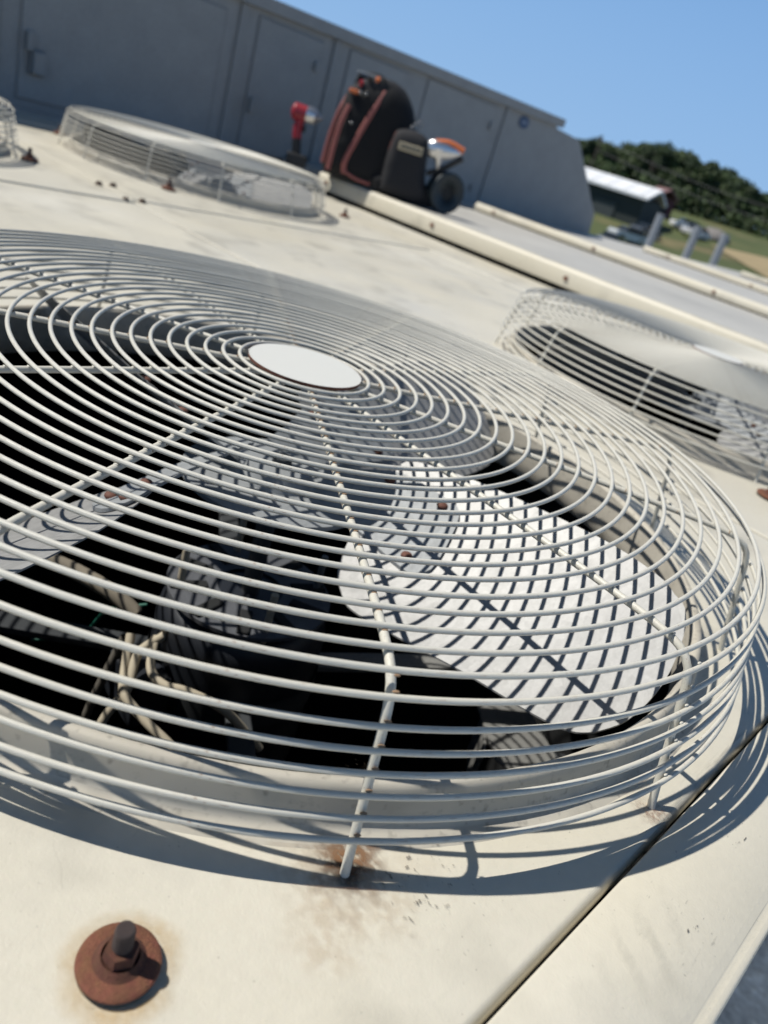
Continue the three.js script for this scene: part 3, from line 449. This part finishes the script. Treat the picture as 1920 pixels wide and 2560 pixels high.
  for (const [x, y] of [[-0.268, 0.338], [-0.245, 0.340], [-0.275, 0.225]]) mesh('snap', (() => { const s = new THREE.SphereGeometry(0.0075, 14, 10); s.translate(x, y, 0.112); return s; })(), M.buckle, bag);
  for (const [x, y, r] of [[-0.015, 0.285, 0.012], [-0.028, 0.272, 0.010], [-0.005, 0.30, 0.009]]) mesh('zip_pull', (() => { const s = new THREE.TorusGeometry(r, 0.0035, 8, 18); s.translate(x, y, 0.10); return s; })(), M.buckle, bag);

  const dl = thing('impact_driver', 'red and silver cordless impact driver standing on its black battery beside the bag', 'power tool', [P0[0] - 0.457, P0[1], P0[2] + 0.04], TB); dl.scale.set(BS * 0.9, BS * 0.95, BS * 0.9);
  const head = cyl(0.036, 0.034, 0.055, 28); head.rotateZ(-Math.PI / 2); head.translate(-0.048, 0.212, 0); mesh('motor_housing', head, M.red, dl);
  const back = new THREE.SphereGeometry(0.036, 24, 16); back.scale(0.55, 1, 1); back.translate(-0.048, 0.212, 0); mesh('rear_cap', back, M.red, dl);
  const nose = new THREE.LatheGeometry([[0.036, 0], [0.035, 0.02], [0.028, 0.045], [0.017, 0.055], [0.012, 0.058], [0.011, 0.075], [0, 0.076]].map(q => new THREE.Vector2(...q)), 28); nose.rotateZ(-Math.PI / 2); nose.translate(0.006, 0.214, 0); mesh('gear_case', nose, M.silver, dl);
  mesh('grip', tube([V(-0.02, 0.19, 0), V(-0.022, 0.15, 0), V(-0.016, 0.11, 0)], 0.021, 16, 14), M.red, dl); mesh('lower_grip', tube([V(-0.018, 0.12, 0), V(-0.012, 0.085, 0), V(-0.004, 0.045, 0)], 0.0205, 16, 14), M.blackPlastic, dl);
  mesh('trigger', rbox(0.0, 0.014, 0.14, 0.17, -0.008, 0.008, 0.004), M.blackPlastic, dl); mesh('battery', rbox(-0.045, 0.05, 0.0, 0.05, -0.035, 0.035, 0.008), M.blackPlastic, dl);

  const ht = thing('hand_grinder', 'silver hand tool with orange top leaning out of the side of the bag', 'hand tool', P0, TB); ht.scale.setScalar(BS);
  const wedge = new THREE.LatheGeometry([[0.004, 0], [0.030, 0.006], [0.037, 0.04], [0.034, 0.08], [0.022, 0.12], [0.010, 0.145], [0.0, 0.148]].map(q => new THREE.Vector2(...q)), 26); wedge.scale(1, 1, 0.6); wedge.rotateZ(-Math.PI / 2 + 0.13); wedge.translate(0.045, 0.222, 0.12); mesh('casing', wedge, M.silver, ht);
  mesh('orange_cover', tube([V(0.075, 0.252, 0.12), V(0.13, 0.262, 0.12), V(0.195, 0.250, 0.12)], 0.013, 20, 12), M.orange, ht);
  const tip = new THREE.ConeGeometry(0.028, 0.09, 18); tip.rotateZ(Math.PI + 0.25); tip.translate(0.105, 0.188, 0.12); mesh('nose_guard', tip, M.silver, ht);
  mesh('lower_grip', tube([V(0.075, 0.13, 0.11), V(0.13, 0.165, 0.115), V(0.20, 0.225, 0.12)], 0.012, 20, 10), M.blackPlastic, ht);

  const tr = thing('tape_roll', 'black roll of tape standing on edge beside the side pocket of the bag', 'tape roll', [P0[0] + 0.172, P0[1] + 0.001, P0[2] + 0.085], TB + 0.5);
  const tg = new THREE.LatheGeometry([[0.030, -0.028], [0.075, -0.028], [0.078, -0.024], [0.078, 0.024], [0.075, 0.028], [0.030, 0.028], [0.030, -0.028]].map(q => new THREE.Vector2(...q)), 48); tg.rotateX(Math.PI / 2); tg.translate(0, 0.078, 0); mesh('tape', tg, M.tealBlack, tr);
  const core = new THREE.CylinderGeometry(0.030, 0.030, 0.040, 32); core.rotateX(Math.PI / 2); core.translate(0, 0.078, 0); mesh('core', core, std([0.015, 0.016, 0.016], 0.8), tr);
}

// ---------------------------------------------------------------- beyond the roof: pipes, barn, cars, poles, trees
const at = (azDeg, d, y) => [0.1 + d * Math.sin(R(azDeg)), y, 0.63 - d * Math.cos(R(azDeg))];
const groundY = (x, z) => { const d = Math.hypot(x, z); let s = Math.max(0, Math.min(1, (d - 45) / 125)); s = s * s * (3 - 2 * s); return -6.2 + 9.4 * s + (d > 60 ? Math.sin(x * 0.021) * 0.3 + Math.cos(-z * 0.017) * 0.3 : 0); };
[[2.87, -13.08, 0.40, 'steel blue vent pipe next to the barn end'], [3.47, -12.95, 0.40, 'steel blue vent pipe in front of the white parked car'], [3.89, -12.84, 0.41, 'steel blue vent pipe in front of the gravel heap']].forEach(([x, z, h, l]) => {
  const t = thing('vent_pipe', l, 'vent pipe', [x, -1.25, z], 0, 'vent pipes on the lower roof'); const m = std([0.20, 0.215, 0.235], 0.5, 0.2);
  mesh('pipe', cyl(0.062, 0.060, h + 1.25, 20), m, t); mesh('rim', new THREE.TorusGeometry(0.06, 0.006, 6, 20).rotateX(Math.PI / 2).translate(0, h + 1.25, 0), m, t); mesh('boot', new THREE.LatheGeometry([[0.16, 0], [0.13, 0.02], [0.075, 0.12], [0.062, 0.2]].map(q => new THREE.Vector2(...q)), 20), M.membrane, t);
});
{ // long barn with a bright metal roof
  const t = thing('barn', 'long low barn with bright white metal roof and dark wall', 'barn', [0, 0, 0]);
  const p = at(6.2, 118, 0), y = groundY(p[0], p[2]) - 1.6; t.position.set(p[0], y, p[2]); t.rotation.y = R(-24);
  const H = 4.9 - y - 2.6; const dark = std([0.028, 0.036, 0.034], 0.8), white = std([0.78, 0.79, 0.80], 0.5);
  const L = 9.5; mesh('wall', box(-L, L, 0, H, -5, 5), dark, t);
  const s = new THREE.Shape(); s.moveTo(-5.7, H - 0.15); s.lineTo(0, H + 1.25); s.lineTo(5.7, H - 0.15); s.lineTo(5.7, H + 0.15); s.lineTo(0, H + 1.6); s.lineTo(-5.7, H + 0.15); s.closePath();
  const g = new THREE.ExtrudeGeometry(s, { depth: 2 * L + 1, bevelEnabled: false }); g.rotateY(Math.PI / 2); g.translate(-L - 0.5, 0, 0); const rf = mesh('roof', g, white, t);
  for (let i = 0; i < 9; i++) { const q = box(-0.05, 0.05, 0, 0.08, 0, 5.8); q.rotateX(0.246); q.translate(-L + i * 2.3, H + 1.58, 0); mesh('roof_rib', q, white, rf); }
  for (let i = 0; i < 3; i++) { const d = mesh('door', box(-5.6 + i * 4.4, -2.6 + i * 4.4, 0, 2.8, 5.0, 5.12), std([0.05, 0.06, 0.06], 0.7), t); mesh('door_rail', box(-5.8 + i * 4.4, -2.4 + i * 4.4, 2.8, 2.95, 5.0, 5.25), dark, d); }
}
function makeCar(col) {
  const g = new THREE.Group(), paint = new THREE.MeshPhysicalMaterial({ color: lin(...col), roughness: 0.35, clearcoat: 1, clearcoatRoughness: 0.04 }), glass = std([0.02, 0.025, 0.03], 0.04), ty = std([0.015, 0.015, 0.015], 0.9);
  const prof = (pts, w) => { const s = new THREE.Shape(new THREE.SplineCurve(pts.map(q => new THREE.Vector2(...q))).getPoints(60)); const e = new THREE.ExtrudeGeometry(s, { depth: w - 0.12, bevelEnabled: true, bevelSize: 0.06, bevelThickness: 0.06, bevelSegments: 3 }); e.translate(0, 0, -(w - 0.12) / 2); return e; };
  mesh('body', prof([[-2.15, 0.35], [-2.2, 0.62], [-2.1, 0.85], [-1.3, 0.93], [0, 0.95], [1.3, 0.93], [2.1, 0.88], [2.2, 0.6], [2.12, 0.35], [0, 0.28], [-2.15, 0.35]], 1.8), paint, g);
  mesh('cabin', prof([[-1.25, 0.9], [-0.75, 1.38], [0.3, 1.45], [1.15, 1.35], [1.75, 0.92], [0.2, 0.88], [-1.25, 0.9]], 1.55), glass, g); mesh('roof_panel', rbox(-0.7, 1.1, 1.38, 1.47, -0.66, 0.66, 0.04), paint, g);
  for (const x of [-1.35, 1.35]) for (const z of [-0.83, 0.83]) { const w = new THREE.CylinderGeometry(0.33, 0.33, 0.22, 22); w.rotateX(Math.PI / 2); w.translate(x, 0.33, z); const m = mesh('wheel', w, ty, g); const h = new THREE.CylinderGeometry(0.2, 0.2, 0.235, 14); h.rotateX(Math.PI / 2); h.translate(x, 0.33, z); mesh('hubcap', h, M.silver, m); }
  for (const z of [-0.6, 0.6]) mesh('headlight', rbox(-2.2, -2.1, 0.62, 0.76, z - 0.18, z + 0.18, 0.03), M.silver, g);
  return g;
}
[[9.0, 88, [0.10, 0.11, 0.12], 1.1, 'dark grey parked car at the foot of the barn wall'], [9.9, 96, [0.55, 0.56, 0.57], 0.5, 'silver parked car by the barn end'], [10.9, 104, [0.04, 0.05, 0.07], 0.8, 'navy parked car past the barn on the grass'], [13.2, 122, [0.78, 0.78, 0.78], 0.2, 'white parked car on the field edge behind the vent pipes'], [13.9, 118, [0.6, 0.6, 0.62], 0.7, 'pale silver parked car beside the gravel heap']].forEach(([az, d, col, tr, l]) => {
  const c = makeCar(col); c.name = numbered('parked_car'); const p = at(az, d, 0); c.position.set(p[0], groundY(p[0], p[2]) + 0.05, p[2]); c.rotation.y = tr; scene.add(c); tag(c, l, 'car', 'cars parked beyond the roof'); });
{ // gravel heap
  const g = new THREE.SphereGeometry(2.4, 40, 16, 0, Math.PI * 2, 0, Math.PI / 2).scale(1, 0.62, 1); const p = g.attributes.position; for (let i = 0; i < p.count; i++) { const k = 1 + 0.22 * (nA(p.getX(i) * 0.07 + 0.5, p.getZ(i) * 0.07 + 0.5) - 0.5); p.setXYZ(i, p.getX(i) * k, p.getY(i) * (0.9 + 0.2 * rnd() * 0.5), p.getZ(i) * k); } g.computeVertexNormals();
  const q = at(15.0, 124, 0); g.translate(q[0], groundY(q[0], q[2]) - 0.1, q[2]); tag(mesh('gravel_heap', g, std([0.20, 0.185, 0.175], 0.95)), 'grey heap of gravel at the edge of the trees', 'gravel heap', null, 'stuff');
}
{ // small red shed behind the barn end
  const p = at(11.0, 132, 0), t = thing('shed', 'small dull red shed at the end of the barn', 'shed', [p[0], groundY(p[0], p[2]) - 0.1, p[2]], 0.4); mesh('wall', box(-1.6, 1.6, 0, 2.6, -1.6, 1.6), std([0.09, 0.03, 0.035], 0.8), t);
  const s = new THREE.Shape([[-2, 2.5], [0, 3.7], [2, 2.5], [2, 2.7], [0, 3.95], [-2, 2.7]].map(q => new THREE.Vector2(...q))); const g = new THREE.ExtrudeGeometry(s, { depth: 3.8, bevelEnabled: false }); g.translate(0, 0, -1.9); mesh('roof', g, std([0.16, 0.085, 0.085], 0.7), t); mesh('door', box(-0.5, 0.5, 0, 2, 1.6, 1.68), std([0.03, 0.03, 0.03], 0.8), t);
}
{ // utility poles and wires along the field
  const wood = std([0.09, 0.075, 0.06], 0.9), poles = [[6.0, 128], [24, 96]].map(([az, d]) => { const p = at(az, d, 0); return [p[0], groundY(p[0], p[2]), p[2]]; });
  ['wooden utility pole standing before the trees at the barn', 'wooden utility pole farther along the field edge'].forEach((l, i) => { const t = thing('utility_pole', l, 'utility pole', poles[i], 0.9, 'utility poles along the field'); mesh('post', cyl(0.13, 0.09, 8.2, 14), wood, t); mesh('cross_arm', rbox(-1.1, 1.1, 7.3, 7.45, -0.06, 0.06, 0.02), wood, t); for (const x of [-1.0, -0.4, 0.4, 1.0]) mesh('insulator', cyl(0.05, 0.04, 0.2, 8, 7.45).translate(x, 0, 0), std([0.3, 0.3, 0.3], 0.3), t); });
  [[7.6, 'upper'], [6.2, 'lower']].forEach(([h, w]) => { const A = V(...poles[0]).add(V(0, h, 0)), B = V(...poles[1]).add(V(0, h, 0)), m = A.clone().add(B).multiplyScalar(0.5); m.y -= 1.0; tag(mesh('power_line', tube([A, m, B], 0.022, 40, 6), std([0.16, 0.16, 0.16], 0.6)), `thin ${w} power line strung between the utility poles`, 'wire', 'power lines'); });
}
// trees: tapered trunk with limbs and a crown of many small leaf faces
const leafMat = [[0.046, 0.080, 0.026], [0.056, 0.092, 0.028], [0.040, 0.070, 0.026], [0.066, 0.100, 0.032]].map(c => new THREE.MeshPhysicalMaterial({ color: lin(...c), roughness: 0.9, side: THREE.DoubleSide, transmission: 0.25, thickness: 0 }));
const bark = std([0.05, 0.042, 0.034], 0.95);
function makeTree(h, w, k, dense) {
  const g = new THREE.Group(), tr = [tube([V(0, -0.5, 0), V(rr(-0.2, 0.2), h * 0.3, rr(-0.2, 0.2)), V(rr(-0.4, 0.4), h * 0.72, rr(-0.4, 0.4))], 0.22, 10, 7)];
  const blobs = []; for (let i = 0; i < 11; i++) { const a = rnd() * 6.28, y = rr(0.26, 0.9), q = w * Math.sqrt(Math.max(0.05, 1 - Math.pow((y - 0.52) / 0.5, 2))) * rr(0.2, 0.72); blobs.push([Math.cos(a) * q, y * h, Math.sin(a) * q, w * rr(0.30, 0.52)]); }
  for (const b of blobs.slice(0, 6)) tr.push(tube([V(0, h * 0.3, 0), V(b[0] * 0.4, h * 0.3 + (b[1] - h * 0.3) * 0.6, b[2] * 0.4), V(b[0], b[1], b[2])], 0.07, 6, 5));
  mesh('trunk', merge(tr), bark, g);
  const pos = []; for (const b of blobs) for (let i = 0; i < dense; i++) { const u = rr(-1, 1), a = rnd() * 6.28, s = Math.sqrt(1 - u * u), rad = b[3] * Math.pow(rnd(), 0.45) * rr(0.8, 1.12), c = V(b[0] + rad * s * Math.cos(a), b[1] + rad * u * 0.85, b[2] + rad * s * Math.sin(a)); const e1 = V(rr(-1, 1), rr(-1, 1), rr(-1, 1)).normalize(), e2 = V(rr(-1, 1), rr(-1, 1), rr(-1, 1)).cross(e1).normalize(), z = rr(0.16, 0.42); for (const [p, q] of [[-1, -0.4], [0.2, -0.8], [1, 0.3], [-1, -0.4], [1, 0.3], [-0.2, 0.8]]) pos.push(c.x + (e1.x * p + e2.x * q) * z, c.y + (e1.y * p + e2.y * q) * z, c.z + (e1.z * p + e2.z * q) * z); }
  const cg = new THREE.BufferGeometry(); cg.setAttribute('position', new THREE.Float32BufferAttribute(pos, 3)); cg.computeVertexNormals(); mesh('crown', cg, leafMat[k], g);
  return g;
}
{
  const kinds = [makeTree(11, 4.4, 0, 330), makeTree(10, 4.8, 1, 330), makeTree(12, 4.0, 2, 330), makeTree(9, 4.2, 3, 330)];
  const used = [0, 0, 0, 0];
  const lab = ['dark leafy tree in the belt of trees behind the barn and field', 'broad mid green tree in the belt of trees behind the barn and field', 'tall narrow dark tree in the belt of trees behind the barn and field', 'lighter green bushy tree in the belt of trees behind the barn and field'];
  const s0 = seed; seed = 4242;
  for (let row = 0; row < 3; row++) for (let az = 1; az < 28; az += 0.95) {
    const k = (rnd() * 4) | 0, d = 165 + row * 9 + rr(-3, 3), p = at(az + rr(-0.5, 0.5), d, 0); const o = used[k]++ ? kinds[k].clone() : kinds[k];
    o.name = numbered('leafy_tree'); o.position.set(p[0], groundY(p[0], p[2]) - 0.2, p[2]); const hT = [[0, 5.6], [4, 6.7], [7, 8.4], [10.5, 10.4], [14, 9.3], [17, 7.6], [40, 7.0]], ih = hT.findIndex(q => q[0] > az), f0 = hT[Math.max(0, ih - 1)], f1 = hT[ih], want = az <= 0 ? 5.6 : f0[1] + (f1[1] - f0[1]) * (az - f0[0]) / (f1[0] - f0[0]), s = (want + row * 0.45) / [11.7, 10.9, 12.4, 9.8][k] * rr(0.86, 1.10); o.scale.set(s * rr(1.15, 1.4), s, s * rr(1.15, 1.4)); o.rotation.y = rnd() * 6.28; scene.add(o); tag(o, lab[k], 'tree', 'trees beyond the field: ' + ['dark', 'broad', 'tall', 'bushy'][k]);
  }
  // undergrowth between the trunks
  const pos = []; for (let i = 0; i < 9000; i++) { const az = rr(0, 30), d = rr(156, 186), p = at(az, d, 0), y = groundY(p[0], p[2]) + Math.pow(rnd(), 1.3) * 4.2, z = rr(0.25, 0.6), e1 = V(rr(-1, 1), rr(-1, 1), rr(-1, 1)).normalize(), e2 = V(rr(-1, 1), rr(-1, 1), rr(-1, 1)).cross(e1).normalize(); for (const [a, b] of [[-1, -0.6], [1, -0.6], [0, 1]]) pos.push(p[0] + (e1.x * a + e2.x * b) * z, y + (e1.y * a + e2.y * b) * z, p[2] + (e1.z * a + e2.z * b) * z); }
  const g = new THREE.BufferGeometry(); g.setAttribute('position', new THREE.Float32BufferAttribute(pos, 3)); g.computeVertexNormals(); tag(mesh('undergrowth', g, leafMat[1]), 'dense green undergrowth along the foot of the trees', 'undergrowth', null, 'stuff');
  seed = s0;
}

renderer.render(scene, camera);
